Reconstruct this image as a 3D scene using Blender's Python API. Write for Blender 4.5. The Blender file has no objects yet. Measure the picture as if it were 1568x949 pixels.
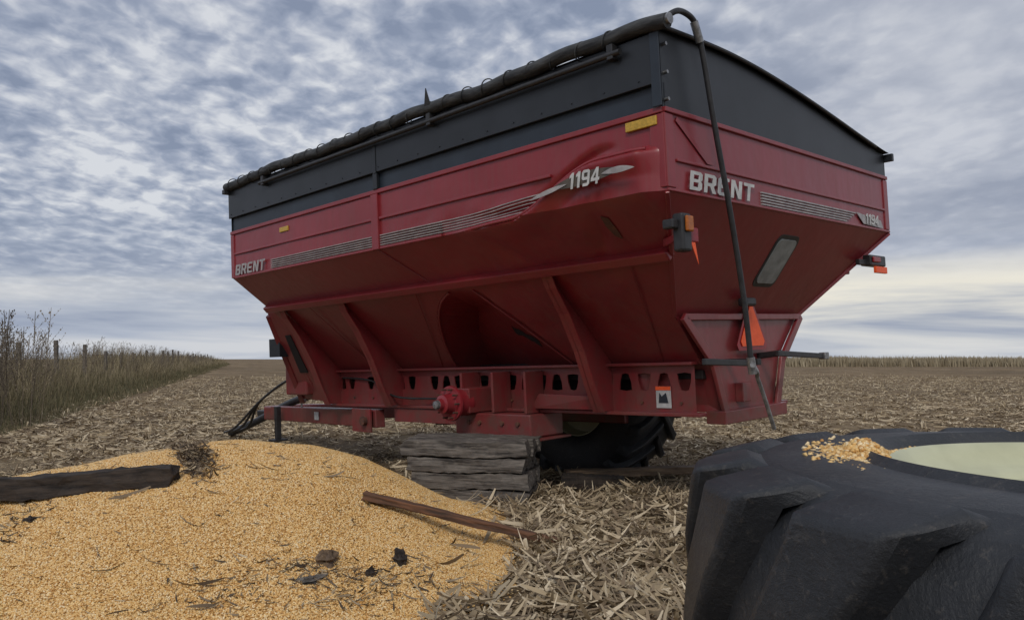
import bpy, math, random
import numpy as np
from mathutils import Matrix, Vector
random.seed(7); rng=np.random.default_rng(7)
sc=bpy.context.scene
sc.view_settings.view_transform='Standard'; sc.view_settings.look='None'; sc.view_settings.exposure=0

# ------------------------------------------------------------ materials
def new_mat(name):
    m=bpy.data.materials.new(name); m.use_nodes=True
    nt=m.node_tree; b=nt.nodes['Principled BSDF']; return m,nt,b
def N(nt,t,**kw):
    n=nt.nodes.new(t)
    for k,v in kw.items(): setattr(n,k,v)
    return n
def ramp(nt,src,stops):
    r=N(nt,'ShaderNodeValToRGB'); cr=r.color_ramp
    while len(cr.elements)<len(stops): cr.elements.new(0.5)
    for e,(p,c) in zip(cr.elements,stops):
        e.position=p; e.color=(c[0],c[1],c[2],1) if not isinstance(c,(int,float)) else (c,c,c,1)
    nt.links.new(src,r.inputs[0]); return r.outputs[0]
def noise(nt,scale,detail=4,rough=.55,vec=None,dist=0):
    n=N(nt,'ShaderNodeTexNoise'); n.inputs['Scale'].default_value=scale; n.inputs['Detail'].default_value=detail
    n.inputs['Roughness'].default_value=rough; n.inputs['Distortion'].default_value=dist
    if vec is not None: nt.links.new(vec,n.inputs['Vector'])
    return n.outputs['Fac']
def mixc(nt,fac,a,b,mode='MIX'):
    m=N(nt,'ShaderNodeMix',data_type='RGBA',blend_type=mode)
    for s,v in ((0,fac),(6,a),(7,b)):
        if hasattr(v,'links'): nt.links.new(v,m.inputs[s])
        elif s==0: m.inputs[0].default_value=v
        else: m.inputs[s].default_value=(v[0],v[1],v[2],1)
    return m.outputs[2]
def objvec(nt,scale=(1,1,1)):
    t=N(nt,'ShaderNodeTexCoord'); mp=N(nt,'ShaderNodeMapping'); mp.inputs['Scale'].default_value=scale
    nt.links.new(t.outputs['Object'],mp.inputs[0]); return mp.outputs[0]
def bump(nt,b,h,strength=.3,dist=.01):
    n=N(nt,'ShaderNodeBump'); n.inputs['Strength'].default_value=strength; n.inputs['Distance'].default_value=dist
    nt.links.new(h,n.inputs['Height']); nt.links.new(n.outputs[0],b.inputs['Normal'])
def simple(name,c1,c2=None,rough=.5,scale=6,metal=0,bs=0,vs=(1,1,1),coat=0,detail=5):
    m,nt,b=new_mat(name); c2=c2 or tuple(x*.7 for x in c1)
    v=objvec(nt,vs); n=noise(nt,scale,detail,.6,v)
    c=ramp(nt,n,[(.35,c2),(.65,c1)]); nt.links.new(c,b.inputs['Base Color'])
    b.inputs['Roughness'].default_value=rough; b.inputs['Metallic'].default_value=metal
    b.inputs['Coat Weight'].default_value=coat
    if bs: bump(nt,b,n,bs,.01)
    return m
def mat_red():
    m,nt,b=new_mat('red_paint')
    v=objvec(nt); n1=noise(nt,1.3,6,.6,v); n2=noise(nt,45,4,.7,v)
    vs=objvec(nt,(7,7,.5)); n3=noise(nt,2.2,5,.65,vs)
    base=ramp(nt,n1,[(.3,(.205,.012,.018)),(.7,(.26,.020,.028))])
    d=ramp(nt,n3,[(.45,0),(.8,.55)]); c=mixc(nt,d,base,(.19,.055,.05))
    d2=ramp(nt,n2,[(.62,0),(.75,.4)]); c=mixc(nt,d2,c,(.17,.06,.05))
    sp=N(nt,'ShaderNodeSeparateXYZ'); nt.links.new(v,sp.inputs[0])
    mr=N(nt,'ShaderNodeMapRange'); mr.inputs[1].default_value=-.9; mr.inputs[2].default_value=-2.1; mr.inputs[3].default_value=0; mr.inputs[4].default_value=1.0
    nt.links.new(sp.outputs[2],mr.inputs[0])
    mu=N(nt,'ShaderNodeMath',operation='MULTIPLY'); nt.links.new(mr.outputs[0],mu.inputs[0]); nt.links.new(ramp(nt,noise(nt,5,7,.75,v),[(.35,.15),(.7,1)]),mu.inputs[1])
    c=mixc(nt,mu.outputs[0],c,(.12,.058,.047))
    sc_=ramp(nt,noise(nt,9,8,.8,v),[(.66,0),(.71,.75)]); c=mixc(nt,sc_,c,(.075,.033,.028))
    nt.links.new(c,b.inputs['Base Color'])
    r=ramp(nt,n3,[(.3,.32),(.8,.5)]); nt.links.new(r,b.inputs['Roughness'])
    b.inputs['Coat Weight'].default_value=.25; b.inputs['Coat Roughness'].default_value=.2
    bump(nt,b,noise(nt,2.4,3,.5,v),.5,.03)
    return m
RED=mat_red()
BLK=simple('black_panel',(.018,.021,.026),(.011,.013,.016),.40,2.5,bs=.15)
NAVY=simple('dark_board',(.022,.032,.046),(.014,.02,.03),.45,3)
TARP=simple('tarp_vinyl',(.040,.041,.043),(.022,.023,.025),.6,5,bs=.3)
TUBE=simple('black_tube',(.03,.03,.032),(.015,.015,.016),.45,20)
ROLL=simple('rolled_tarp',(.06,.062,.062),(.012,.013,.015),.65,7,bs=.8,vs=(1,4,4))
STEEL=simple('steel',(.40,.40,.40),(.2,.2,.2),.45,30,metal=.8)
RUST=simple('rust',(.16,.06,.035),(.05,.03,.025),.8,18,bs=.5)
SILVER=simple('silver_decal',(.42,.40,.39),(.27,.25,.25),.4,12)
OLIVE=simple('dark_bronze_decal',(.10,.08,.06),(.05,.04,.03),.4,12)
WHITE=simple('white_decal',(.62,.62,.60),(.42,.42,.41),.5,10)
YEL=simple('yellow_reflector',(.62,.38,.05),(.4,.25,.03),.4,60)
ORG=simple('orange_fluorescent',(.95,.13,.03),(.85,.1,.02),.5,20)
DKRED=simple('red_reflector',(.3,.01,.02),(.2,.01,.015),.3,40)
AMB=simple('amber_lens',(.45,.13,.01),(.3,.08,.01),.25,40)
GLASS=simple('window_pane',(.33,.36,.36),(.22,.24,.24),.25,8)
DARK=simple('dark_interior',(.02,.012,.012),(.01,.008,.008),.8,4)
WOOD=simple('weathered_timber',(.20,.175,.15),(.03,.025,.022),.85,3,bs=1,vs=(1.2,16,16),detail=9)
CHAR=simple('charred_timber_mat',(.06,.045,.035),(.012,.009,.008),.9,3,bs=1,vs=(1.5,12,12),detail=8)
PLANK=simple('brown_plank',(.2,.09,.045),(.05,.03,.02),.85,3,bs=.8,vs=(1.2,14,14),detail=8)
TANW=simple('tan_board',(.22,.15,.09),(.09,.06,.04),.85,3,bs=.6,vs=(1.5,12,12),detail=8)
CREAM=simple('cream_rim_paint',(.56,.56,.37),(.46,.46,.30),.45,5)
def mat_rubber():
    m,nt,b=new_mat('tire_rubber'); v=objvec(nt)
    n1=noise(nt,3,7,.65,v); n2=noise(nt,60,4,.7,v)
    c=ramp(nt,n1,[(.3,(.010,.011,.013)),(.55,(.022,.024,.028)),(.8,(.050,.050,.051))])
    d=ramp(nt,n2,[(.58,0),(.72,.45)]); c=mixc(nt,d,c,(.12,.105,.09))
    n3=noise(nt,7,9,.8,v,1.0); d3=ramp(nt,n3,[(.56,0),(.68,.5)]); c=mixc(nt,d3,c,(.10,.09,.08))
    nt.links.new(c,b.inputs['Base Color']); b.inputs['Roughness'].default_value=.5
    h=N(nt,'ShaderNodeMath',operation='MULTIPLY_ADD'); nt.links.new(n3,h.inputs[0]); h.inputs[1].default_value=1.5; nt.links.new(n2,h.inputs[2])
    bump(nt,b,h.outputs[0],.5,.006); return m
RUB=mat_rubber()
def mat_attr(name,stops,rough=.75,bs=0):
    m,nt,b=new_mat(name); a=N(nt,'ShaderNodeAttribute',attribute_name='rnd')
    c=ramp(nt,a.outputs['Fac'],stops); nt.links.new(c,b.inputs['Base Color']); b.inputs['Roughness'].default_value=rough
    return m
KERN=mat_attr('corn_kernel_mat',[(0,(.52,.26,.07)),(.25,(.72,.43,.14)),(.7,(.83,.56,.23)),(1,(.92,.75,.47))],.45)
STRAW=mat_attr('straw_mat',[(0,(.06,.042,.028)),(.3,(.22,.16,.10)),(.65,(.44,.345,.215)),(1,(.70,.59,.42))],.8)
GRASSM=mat_attr('dry_grass_mat',[(0,(.06,.065,.028)),(.4,(.15,.125,.065)),(.75,(.29,.235,.14)),(1,(.42,.35,.23))],.85)
WEEDM=mat_attr('weed_mat',[(0,(.10,.08,.06)),(1,(.30,.245,.175))],.9)
CORNM=mat_attr('standing_corn_mat',[(0,(.16,.13,.08)),(.6,(.27,.22,.14)),(1,(.34,.285,.19))],.85)

# ------------------------------------------------------------ helpers
def mesh_obj(name,verts,faces,mat,parent=None,smooth=False,angle=None,bevel=0):
    me=bpy.data.meshes.new(name); me.from_pydata([tuple(map(float,v)) for v in verts],[],[tuple(map(int,f)) for f in faces]); me.update()
    ob=bpy.data.objects.new(name,me); sc.collection.objects.link(ob); me.materials.append(mat)
    if parent: ob.parent=parent
    if smooth or angle:
        me.polygons.foreach_set('use_smooth',[True]*len(me.polygons))
        if angle: me.set_sharp_from_angle(angle=math.radians(angle))
    if bevel:
        bm=ob.modifiers.new('b','BEVEL'); bm.width=bevel; bm.segments=2; bm.limit_method='ANGLE'
    return ob
BF=[(0,3,2,1),(4,5,6,7),(0,1,5,4),(1,2,6,5),(2,3,7,6),(3,0,4,7)]
def box(name,x,y,z,mat,parent=None,bevel=.006):
    v=[(x[0],y[0],z[0]),(x[1],y[0],z[0]),(x[1],y[1],z[0]),(x[0],y[1],z[0]),(x[0],y[0],z[1]),(x[1],y[0],z[1]),(x[1],y[1],z[1]),(x[0],y[1],z[1])]
    return mesh_obj(name,v,BF,mat,parent,bevel=bevel)
def beam(name,p0,p1,w,h,mat,parent=None,bevel=.006,up=(0,0,1)):
    p0=Vector(p0);p1=Vector(p1); d=(p1-p0).normalized(); s=d.cross(Vector(up)).normalized(); u=s.cross(d)
    v=[]
    for p in (p0,p1):
        for a,b in((-1,-1),(1,-1),(1,1),(-1,1)): v.append(p+s*a*w/2+u*b*h/2)
    f=[(0,1,2,3),(7,6,5,4),(0,4,5,1),(1,5,6,2),(2,6,7,3),(3,7,4,0)]
    return mesh_obj(name,v,f,mat,parent,bevel=bevel)
def plate(name,pts,thick,mat,parent=None,bevel=.003):
    P=[Vector(p) for p in pts]; n=(P[1]-P[0]).cross(P[2]-P[1]).normalized()*thick
    k=len(P); v=P+[p+n for p in P]
    f=[tuple(range(k))[::-1],tuple(range(k,2*k))]+[(i,(i+1)%k,(i+1)%k+k,i+k) for i in range(k)]
    return mesh_obj(name,v,f,mat,parent,bevel=bevel)
def tube(name,pts,r,mat,parent=None,res=4,cyc=False):
    cu=bpy.data.curves.new(name,'CURVE'); cu.dimensions='3D'; cu.bevel_depth=r; cu.bevel_resolution=res; cu.use_fill_caps=True
    s=cu.splines.new('POLY'); 
    P=[Vector(p) for p in pts]
    if len(P)>2:
        Q=[]
        for i in range(len(P)-1):
            a=P[max(i-1,0)];b=P[i];c=P[i+1];d=P[min(i+2,len(P)-1)]
            for k in range(6):
                t=k/6; Q.append(.5*((2*b)+(c-a)*t+(2*a-5*b+4*c-d)*t*t+(3*b-a-3*c+d)*t**3))
        Q.append(P[-1]); P=Q
    s.points.add(len(P)-1)
    for q,p in zip(s.points,P): q.co=(p.x,p.y,p.z,1)
    ob=bpy.data.objects.new(name,cu); sc.collection.objects.link(ob); cu.materials.append(mat)
    if parent: ob.parent=parent
    return ob
def revolve(name,prof,mat,parent=None,seg=96,angle=40,axis='z'):
    v=[];f=[];n=len(prof)
    for i in range(seg):
        t=2*math.pi*i/seg
        for r,z in prof: v.append((r*math.cos(t),r*math.sin(t),z))
    for i in range(seg):
        for j in range(n-1):
            a=i*n+j;b=((i+1)%seg)*n+j; f.append((a,b,b+1,a+1))
    if axis=='y': v=[(x,z,-y) for x,y,z in v]
    return mesh_obj(name,v,f,mat,parent,angle=angle)
def scatter(name,tv,tf,pos,R,scl,mat,rnd,parent=None):
    tv=np.array(tv,float); tf=np.array(tf); n=len(pos); nv=len(tv); k=tf.shape[1]
    V=tv[None]*scl[:,None,:]; V=np.einsum('nij,nvj->nvi',R,V)+pos[:,None,:]
    F=(tf[None]+np.arange(n)[:,None,None]*nv).reshape(-1)
    me=bpy.data.meshes.new(name); me.vertices.add(n*nv); me.vertices.foreach_set('co',V.reshape(-1).astype(np.float32))
    nf=n*len(tf); me.loops.add(nf*k); me.loops.foreach_set('vertex_index',F.astype(np.int32))
    me.polygons.add(nf); me.polygons.foreach_set('loop_start',(np.arange(nf)*k).astype(np.int32))
    me.update(calc_edges=True)
    at=me.attributes.new('rnd','FLOAT','POINT'); at.data.foreach_set('value',np.repeat(rnd,nv).astype(np.float32))
    me.materials.append(mat); ob=bpy.data.objects.new(name,me); sc.collection.objects.link(ob)
    if parent: ob.parent=parent
    return ob
def rotm(yaw,pitch,roll):
    cy,sy=np.cos(yaw),np.sin(yaw);cp,sp=np.cos(pitch),np.sin(pitch);cr,sr=np.cos(roll),np.sin(roll)
    z=np.zeros_like(cy);o=np.ones_like(cy)
    Rz=np.stack([np.stack([cy,-sy,z],-1),np.stack([sy,cy,z],-1),np.stack([z,z,o],-1)],-2)
    Ry=np.stack([np.stack([cp,z,sp],-1),np.stack([z,o,z],-1),np.stack([-sp,z,cp],-1)],-2)
    Rx=np.stack([np.stack([o,z,z],-1),np.stack([z,cr,-sr],-1),np.stack([z,sr,cr],-1)],-2)
    return Rz@Ry@Rx
def sstep(x,a=0,b=1):
    t=np.clip((x-a)/(b-a),0,1); return t*t*(3-2*t)
_ph=rng.uniform(0,6.28,(24,)); _dr=rng.normal(size=(24,2)); _dr/=np.linalg.norm(_dr,axis=1)[:,None]
def wob(x,y,f=1.0,n=8,o=0):
    s=0
    for i in range(n):
        k=(i*5+o)%24; fr=f*(1.0+i*.37); s=s+np.sin((x*_dr[k,0]+y*_dr[k,1])*fr+_ph[k])/(1+i*.5)
    return s/3

# ------------------------------------------------------------ terrain
def edge_d(x,y): return (-4.42-.32*y-x)*.952
def ground(x,y):
    x=np.asarray(x,float);y=np.asarray(y,float)
    near=np.clip(1-np.hypot(x,y)/60,0,1)
    q=x*.952+y*.305
    g=near*(.02*np.sin(2*np.pi*q/.76)+.02*wob(x,y,3,8,1)+.03*wob(x,y,.7,6,2))
    g=g+.35*sstep(edge_d(x,y),0,4)
    return g
xs=np.concatenate([-np.geomspace(14,4000,50)[::-1],np.arange(-13.9,14,.1),np.geomspace(14.1,4000,50)])
ys=np.concatenate([[-60,-30,-15,-6,-2,0,1,2],np.arange(2.2,20,.1),np.geomspace(20.1,6000,110)])
X,Y=np.meshgrid(xs,ys); Z=ground(X,Y); nx,ny=len(xs),len(ys)
V=np.stack([X,Y,Z],-1).reshape(-1,3)
i=np.arange(nx-1)[None]+np.arange(ny-1)[:,None]*nx
F=np.stack([i,i+1,i+1+nx,i+nx],-1).reshape(-1,4)
m,nt,b=new_mat('field_soil'); v=objvec(nt)
rot=N(nt,'ShaderNodeMapping'); rot.inputs['Rotation'].default_value=(0,0,-.31); rot.inputs['Scale'].default_value=(1,.12,1); nt.links.new(v,rot.inputs[0])
n2=noise(nt,22,6,.75,v); n3=noise(nt,1.6,6,.6,rot.outputs[0]); n4=noise(nt,.05,5,.6,v); n5=noise(nt,.35,6,.65,v)
soil=ramp(nt,n2,[(.3,(.05,.034,.023)),(.5,(.13,.093,.06)),(.62,(.29,.215,.135)),(.75,(.46,.365,.24))])
tan=ramp(nt,n3,[(.3,(.14,.10,.065)),(.5,(.29,.22,.14)),(.7,(.43,.345,.225))])
c=mixc(nt,.5,soil,tan); big=ramp(nt,n4,[(.35,(.85,.85,.85)),(.65,(1.2,1.17,1.12))]); c=mixc(nt,1.0,c,big,'MULTIPLY')
pt=ramp(nt,n5,[(.38,(.68,.65,.6)),(.6,(1.12,1.12,1.12))]); c=mixc(nt,1.0,c,pt,'MULTIPLY')
nt.links.new(c,b.inputs['Base Color']); b.inputs['Roughness'].default_value=.95; b.inputs['Specular IOR Level'].default_value=.1
bump(nt,b,n2,.8,.05)
mesh_obj('field',V,F,m,smooth=True)

# ------------------------------------------------------------ corn pile
rx=[-5.2,-4.6,-3.9,-3.5,-2.74,-2.0,-1.5,-1.12,-.75,-.45,0,.3]; rz=[0,.05,.27,.37,.52,.585,.56,.47,.29,.15,.02,-.05]
def pile(x,y):
    x=np.asarray(x,float);y=np.asarray(y,float)
    r=np.interp(x,rx,rz); r=r+0
    yc=5.95; t=np.where(y<yc,(yc-y)/2.35,(y-yc)/1.5)
    p=np.cos(np.clip(t,0,1)*np.pi/2)**1.35
    h=r*p
    e=wob(x,y,2.2,8,3)*.22
    ap=.085*(1.0-((x+1.75)/1.75)**2*1.0-((y-5.0)/1.72)**2+e)
    ap2=.06*(1.0-((x+3.6)/1.9)**2-((y-5.2)/1.1)**2+e)
    h=np.maximum(h,0)*.93+np.clip(np.maximum(ap,ap2),-.05,.07)
    h=h-.035*np.exp(-((x+2.12+.5*(y-5.45))/.10)**2-((y-5.45)/.35)**2)
    return h+.016*wob(x,y,4,8,5)*np.clip(h*8,0,1)-.004
px=np.arange(-5.6,.6,.035); py=np.arange(2.6,7.9,.035)
X,Y=np.meshgrid(px,py); Z=pile(X,Y); Z=np.where(Z<-.03,-.06,Z)+ground(X,Y)*np.clip(1-Z*3,0,1); nx,ny=len(px),len(py)
V=np.stack([X,Y,Z],-1).reshape(-1,3); i=np.arange(nx-1)[None]+np.arange(ny-1)[:,None]*nx
F=np.stack([i,i+1,i+1+nx,i+nx],-1).reshape(-1,4)
def surf(x,y):
    z=pile(x,y); g=ground(x,y); return np.maximum(np.where(z<-.03,-.06,z)+g*np.clip(1-z*3,0,1),g)
m,nt,b=new_mat('shelled_corn'); v=objvec(nt)
vo=N(nt,'ShaderNodeTexVoronoi'); vo.inputs['Scale'].default_value=95; nt.links.new(v,vo.inputs['Vector'])
hs=N(nt,'ShaderNodeSeparateColor'); nt.links.new(vo.outputs['Color'],hs.inputs[0])
kc=ramp(nt,hs.outputs[0],[(0,(.50,.25,.07)),(.4,(.68,.40,.13)),(.8,(.78,.51,.2)),(1,(.85,.64,.36))])
dk=ramp(nt,vo.outputs['Distance'],[(.35,(1,1,1)),(.8,(.45,.38,.28))]); c=mixc(nt,1,kc,dk,'MULTIPLY')
ch=ramp(nt,noise(nt,3.2,8,.75,v),[(.62,0),(.72,.45)]); c=mixc(nt,ch,c,(.24,.14,.065))
nt.links.new(c,b.inputs['Base Color']); b.inputs['Roughness'].default_value=.6
inv=N(nt,'ShaderNodeMath',operation='SUBTRACT'); inv.inputs[0].default_value=1; nt.links.new(vo.outputs['Distance'],inv.inputs[1]); bump(nt,b,inv.outputs[0],.6,.005)
cp=mesh_obj('corn_pile',V,F,m,smooth=True)
KV=[(-.5,-.3,-.5),(.5,-.5,-.5),(.5,.5,-.5),(-.5,.3,-.5),(-.45,-.22,.5),(.4,-.4,.5),(.4,.4,.5),(-.45,.22,.5)]
def kern_at(name,x,y,z,parent,sc_=1.0):
    n=len(x); R=rotm(rng.uniform(0,6.28,n),rng.normal(0,.5,n),rng.normal(0,.6,n))
    s=np.stack([rng.uniform(.010,.0135,n),rng.uniform(.008,.0105,n),rng.uniform(.004,.006,n)],-1)*sc_
    return scatter(name,KV,BF,np.stack([x,y,z],-1),R,s,KERN,rng.uniform(0,1,n),parent)
n=330000; x=rng.uniform(-4.6,.35,n); y=2.9+ (7.4-2.9)*rng.uniform(0,1,n)**1.25
h=pile(x,y); thin=rng.uniform(0,1,n); g=ground(x,y)
keep=((h+ground(x,y)*np.clip(1-h*3,0,1)>g)|((h>-.045)&(thin<.25*np.exp((h+.0)*45)))|(thin<.004))&(np.abs(x)<y*.70)
x,y=x[keep],y[keep]; kern_at('kernels',x,y,surf(x,y)+.003,cp)

# ------------------------------------------------------------ crop residue
def straw_template(curl,w=1):
    v=[];f=[]
    for k in range(5):
        t=k/4-.5; ww=(.5,.95,1,.8,.25)[k]*w
        v+= [(t,-ww/2,curl*(t*t-.1)*1.4),(t,ww/2,curl*(t*t-.1)*1.4+.0)]
    for k in range(4): f.append((2*k,2*k+1,2*k+3,2*k+2))
    return v,f
res=bpy.data.objects.new('crop_residue',None); sc.collection.objects.link(res)
def straw(name,x,y,L,W,par,bias=0,lift=.02,tilt=.22,curl=.35):
    n=len(x); tv,tf=straw_template(curl)
    R=rotm(rng.uniform(0,6.28,n),rng.normal(0,tilt,n),rng.normal(0,.7,n))
    s=np.stack([L,W,L],-1); z=np.array(surf(x,y))+rng.uniform(0.0,1,n)*lift
    return scatter(name,tv,tf,np.stack([x,y,z],-1),R,s,STRAW,np.clip(rng.beta(2,2,n)+bias,0,1),par)
def onpile(x,y): return pile(x,y)>.0
def patchy(x,y):
    q=x*.952+y*.305; al=-x*.305+y*.952
    d=.6+.5*wob(x,y,1.3,8,7)+.35*wob(q*2.4,al*.5,1.2,6,3)+.2*np.sin(2*np.pi*q/.76+1)
    return rng.uniform(0,1,len(x))<np.clip(d+.15,.15,1)
for nm,cnt,w0,w1,l0,l1,cu in (('near_straw',30000,.003,.010,.06,.30,.2),('near_leaf',12000,.010,.028,.05,.22,.5),('near_chips',42000,.004,.016,.01,.06,.3)):
    n=cnt; x=rng.uniform(-7,7.5,n); y=2.8+7.7*rng.uniform(0,1,n)**1.1; k=((~onpile(x,y))|(rng.uniform(0,1,n)<.010))&patchy(x,y); x,y=x[k],y[k]; n=len(x)
    straw(nm,x,y,rng.uniform(l0,l1,n),rng.uniform(w0,w1,n),res,0,.02,.18,cu)
n=7500; x=rng.uniform(-.35,1.6,n); y=rng.uniform(3.2,7.3,n); k=((~onpile(x,y))|(rng.uniform(0,1,n)<.04))&patchy(x,y); x,y=x[k],y[k]; n=len(x)
straw('husks',x,y,rng.uniform(.08,.34,n),rng.uniform(.005,.026,n),res,.04,.08,.28)
n=140000; y=10+45*rng.uniform(0,1,n)**1.4; x=rng.uniform(-1,1,n)*(y*.8+2); k=(edge_d(x,y)<.6)&patchy(x*.5,y*.5); x,y=x[k],y[k]; n=len(x)
straw('far_straw',x,y,rng.uniform(.08,.35,n),rng.uniform(.008,.032,n),res,.05,.015,.08)
n=5000; row=rng.integers(-60,60,n); al=rng.uniform(4,60,n); q=row*.76+rng.normal(0,.04,n)
x=q*.952-al*.305; y=q*.305+al*.952; k=(edge_d(x,y)<0)&(y>3.5)&(~onpile(x,y))&(~((np.abs(x-1.6)<1.4)&(y<4.5))); x,y=x[k],y[k]; n=len(x)
ST=[(-.5,-.5,0),(.5,-.5,0),(.5,.5,0),(-.5,.5,0),(-.4,-.4,1),(.4,-.4,1.05),(.4,.4,1),(-.4,.4,.95)]
s=np.stack([rng.uniform(.015,.028,n)]*2+[rng.uniform(.05,.2,n)],-1)
scatter('stubble',ST,BF,np.stack([x,y,ground(x,y)-.01],-1),rotm(rng.uniform(0,6,n),rng.normal(0,.35,n),rng.normal(0,.35,n)),s,STRAW,rng.uniform(.3,.9,n),res)
n=900; a_=rng.integers(0,7,n); cx=np.array([-2.7,-3.0,-1.0,-.5,-2.9,-1.3,-.75])[a_]; cy=np.array([5.1,4.3,4.1,4.2,4.6,3.9,4.05])[a_]
x=cx+rng.normal(0,.16,n); y=cy+rng.normal(0,.12,n); straw('pile_chaff',x,y,rng.uniform(.02,.11,n),rng.uniform(.003,.012,n),res,-.3,.02)
n=700; t=rng.normal(0,.22,n); x=-2.12-.5*t+rng.normal(0,.06,n); y=5.45+t; straw('pile_dirt_streak',x,y,rng.uniform(.03,.13,n),rng.uniform(.004,.016,n),res,-.3,.03,.3)
n=600; x=rng.uniform(-3.4,-.2,n); y=rng.uniform(3.4,5.8,n); straw('pile_sticks',x,y,rng.uniform(.02,.15,n),rng.uniform(.003,.010,n),res,-.25,.015,.12)
n=26; x=rng.uniform(-3.2,-.3,n); y=rng.uniform(3.6,5.2,n); straw('pile_stalks',x,y,rng.uniform(.12,.3,n),rng.uniform(.010,.02,n),res,-.2,.03,.25)

# ------------------------------------------------------------ grass strip, weeds, fence
BL=[(-.5,0,0),(.5,0,0),(.42,.06,.4),(-.42,.06,.4),(.25,.2,.75),(-.25,.2,.75),(.03,.42,1),(-.03,.42,1)]
BLF=[(0,1,2,3),(3,2,4,5),(5,4,6,7)]
n=95000; y=7+150*rng.uniform(0,1,n)**2.0; d=rng.uniform(0,1,n)**1.1*(4+y*.05)-.5; x=-4.42-.32*y-d/.952
patch=np.clip(.9+.7*wob(x,y,.55,8,4),.35,1.6); hgt=np.clip(rng.normal(.80,.28,n)*patch,.10,1.75)*sstep(d,-.6,2.0)+.08
w=.006+.0004*y
scatter('tall_grass',BL,BLF,np.stack([x,y,ground(x,y)-.02],-1),rotm(rng.uniform(0,6.28,n),rng.normal(0,.15,n),rng.normal(0,.17,n)),np.stack([w,hgt*.6,hgt],-1),GRASSM,np.clip(rng.beta(2,2,n)*.75+.35*sstep(hgt,.3,.9)-.08,0,1))
def weed_template(seed,n_br,lo):
    rr=random.Random(seed); v=[];f=[]
    def seg(p,q,w):
        k=len(v); v.extend([(p[0]-w,p[1],p[2]),(p[0]+w,p[1],p[2]),(q[0]+w*.6,q[1],q[2]),(q[0]-w*.6,q[1],q[2])]); f.append((k,k+1,k+2,k+3))
        k=len(v); v.extend([(p[0],p[1]-w,p[2]),(p[0],p[1]+w,p[2]),(q[0],q[1]+w*.6,q[2]),(q[0],q[1]-w*.6,q[2])]); f.append((k,k+1,k+2,k+3))
    b1,b2=rr.uniform(-.08,.08),rr.uniform(-.08,.08)
    pts=[(0,0,0),(b1*.3,.01,.35),(b1*.7,b2*.6,.7),(b1,b2,1)]
    for a,b in zip(pts,pts[1:]): seg(a,b,.0045)
    for i in range(n_br):
        z=lo+(.97-lo)*i/n_br; a=i*2.4+rr.uniform(-.5,.5); L=(.26*(1-z)+.05)*rr.uniform(.5,1.3); p=(b1*z*.9,b2*z*.8,z); q=(p[0]+math.cos(a)*L,p[1]+math.sin(a)*L,z+L*rr.uniform(.7,1.5)); seg(p,q,.002)
        for j in range(5):
            t=.4+.15*j; c=[p[k]+(q[k]-p[k])*t+rr.uniform(-.012,.012) for k in range(3)]; r=rr.uniform(.005,.012); aa=rr.uniform(0,6)
            k=len(v); v.extend([(c[0]-r*math.cos(aa),c[1]-r*math.sin(aa),c[2]),(c[0],c[1],c[2]-r*.7),(c[0]+r*math.cos(aa),c[1]+r*math.sin(aa),c[2]+r*.4),(c[0],c[1],c[2]+r)]); f.append((k,k+1,k+2,k+3))
    return v,f
weeds=bpy.data.objects.new('weeds',None); sc.collection.objects.link(weeds)
for q_,(nb,lo) in enumerate(((16,.3),(11,.45),(20,.25))):
    wv,wf=weed_template(q_+3,nb,lo); n=330; y=13+95*rng.uniform(0,1,n)**1.4; d=rng.uniform(.8,4.5,n); x=-4.42-.32*y-d
    k=rng.uniform(0,1,n)<np.clip(.6+.9*wob(x,y,.5,8,4),.2,1); x,y=x[k],y[k]; n=len(x)
    hh=rng.uniform(.8,1.95,n)
    scatter('weed_clump_%d'%q_,wv,wf,np.stack([x,y,ground(x,y)],-1),rotm(rng.uniform(0,6,n),rng.normal(0,.12,n),rng.normal(0,.12,n)),np.stack([hh*.8,hh*.8,hh],-1),WEEDM,rng.uniform(0,1,n),weeds)
    k_=13; wy=rng.uniform(13.5,17,k_); wx=-.635*wy+rng.uniform(-.9,.9,k_); hh=rng.uniform(1.2,2.2,k_)
    scatter('tall_weeds_%d'%q_,wv,wf,np.stack([wx,wy,ground(wx,wy)],-1),rotm(rng.uniform(0,6,k_),rng.normal(0,.1,k_),rng.normal(0,.1,k_)),np.stack([hh*.8,hh*.8,hh],-1),WEEDM,rng.uniform(.0,.8,k_),weeds)
fen=bpy.data.objects.new('wire_fence',None); sc.collection.objects.link(fen)
pts=[]
for k in range(24):
    y=23+k*4.4; x=-4.42-.32*y-2.2; g=float(ground(x,y)); h=1.55+random.uniform(-.2,.25)
    beam('post_%d'%k,(x,y,g-.1),(x+random.uniform(-.12,.12),y,g+h),.11,.11,WOOD,fen,up=(0,1,0)); pts.append((x,y,g))
for z in (.5,.85,1.2): tube('wire_%d'%int(z*100),[(p[0],p[1]-.07,p[2]+z) for p in pts],.006,RUST,fen,res=1)
n=45000; y=rng.uniform(125,150,n); x=rng.uniform(-20,190,n); hgt=rng.normal(1.35,.22,n)+.15*wob(x,y,.15,6,2); w=rng.uniform(.06,.25,n)
scatter('standing_corn',BL,BLF,np.stack([x,y,np.zeros(n)],-1),rotm(rng.uniform(-.9,.9,n),rng.normal(0,.08,n),rng.normal(0,.3,n)),np.stack([w,hgt*.3,hgt],-1),CORNM,rng.beta(2,2,n))

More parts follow.
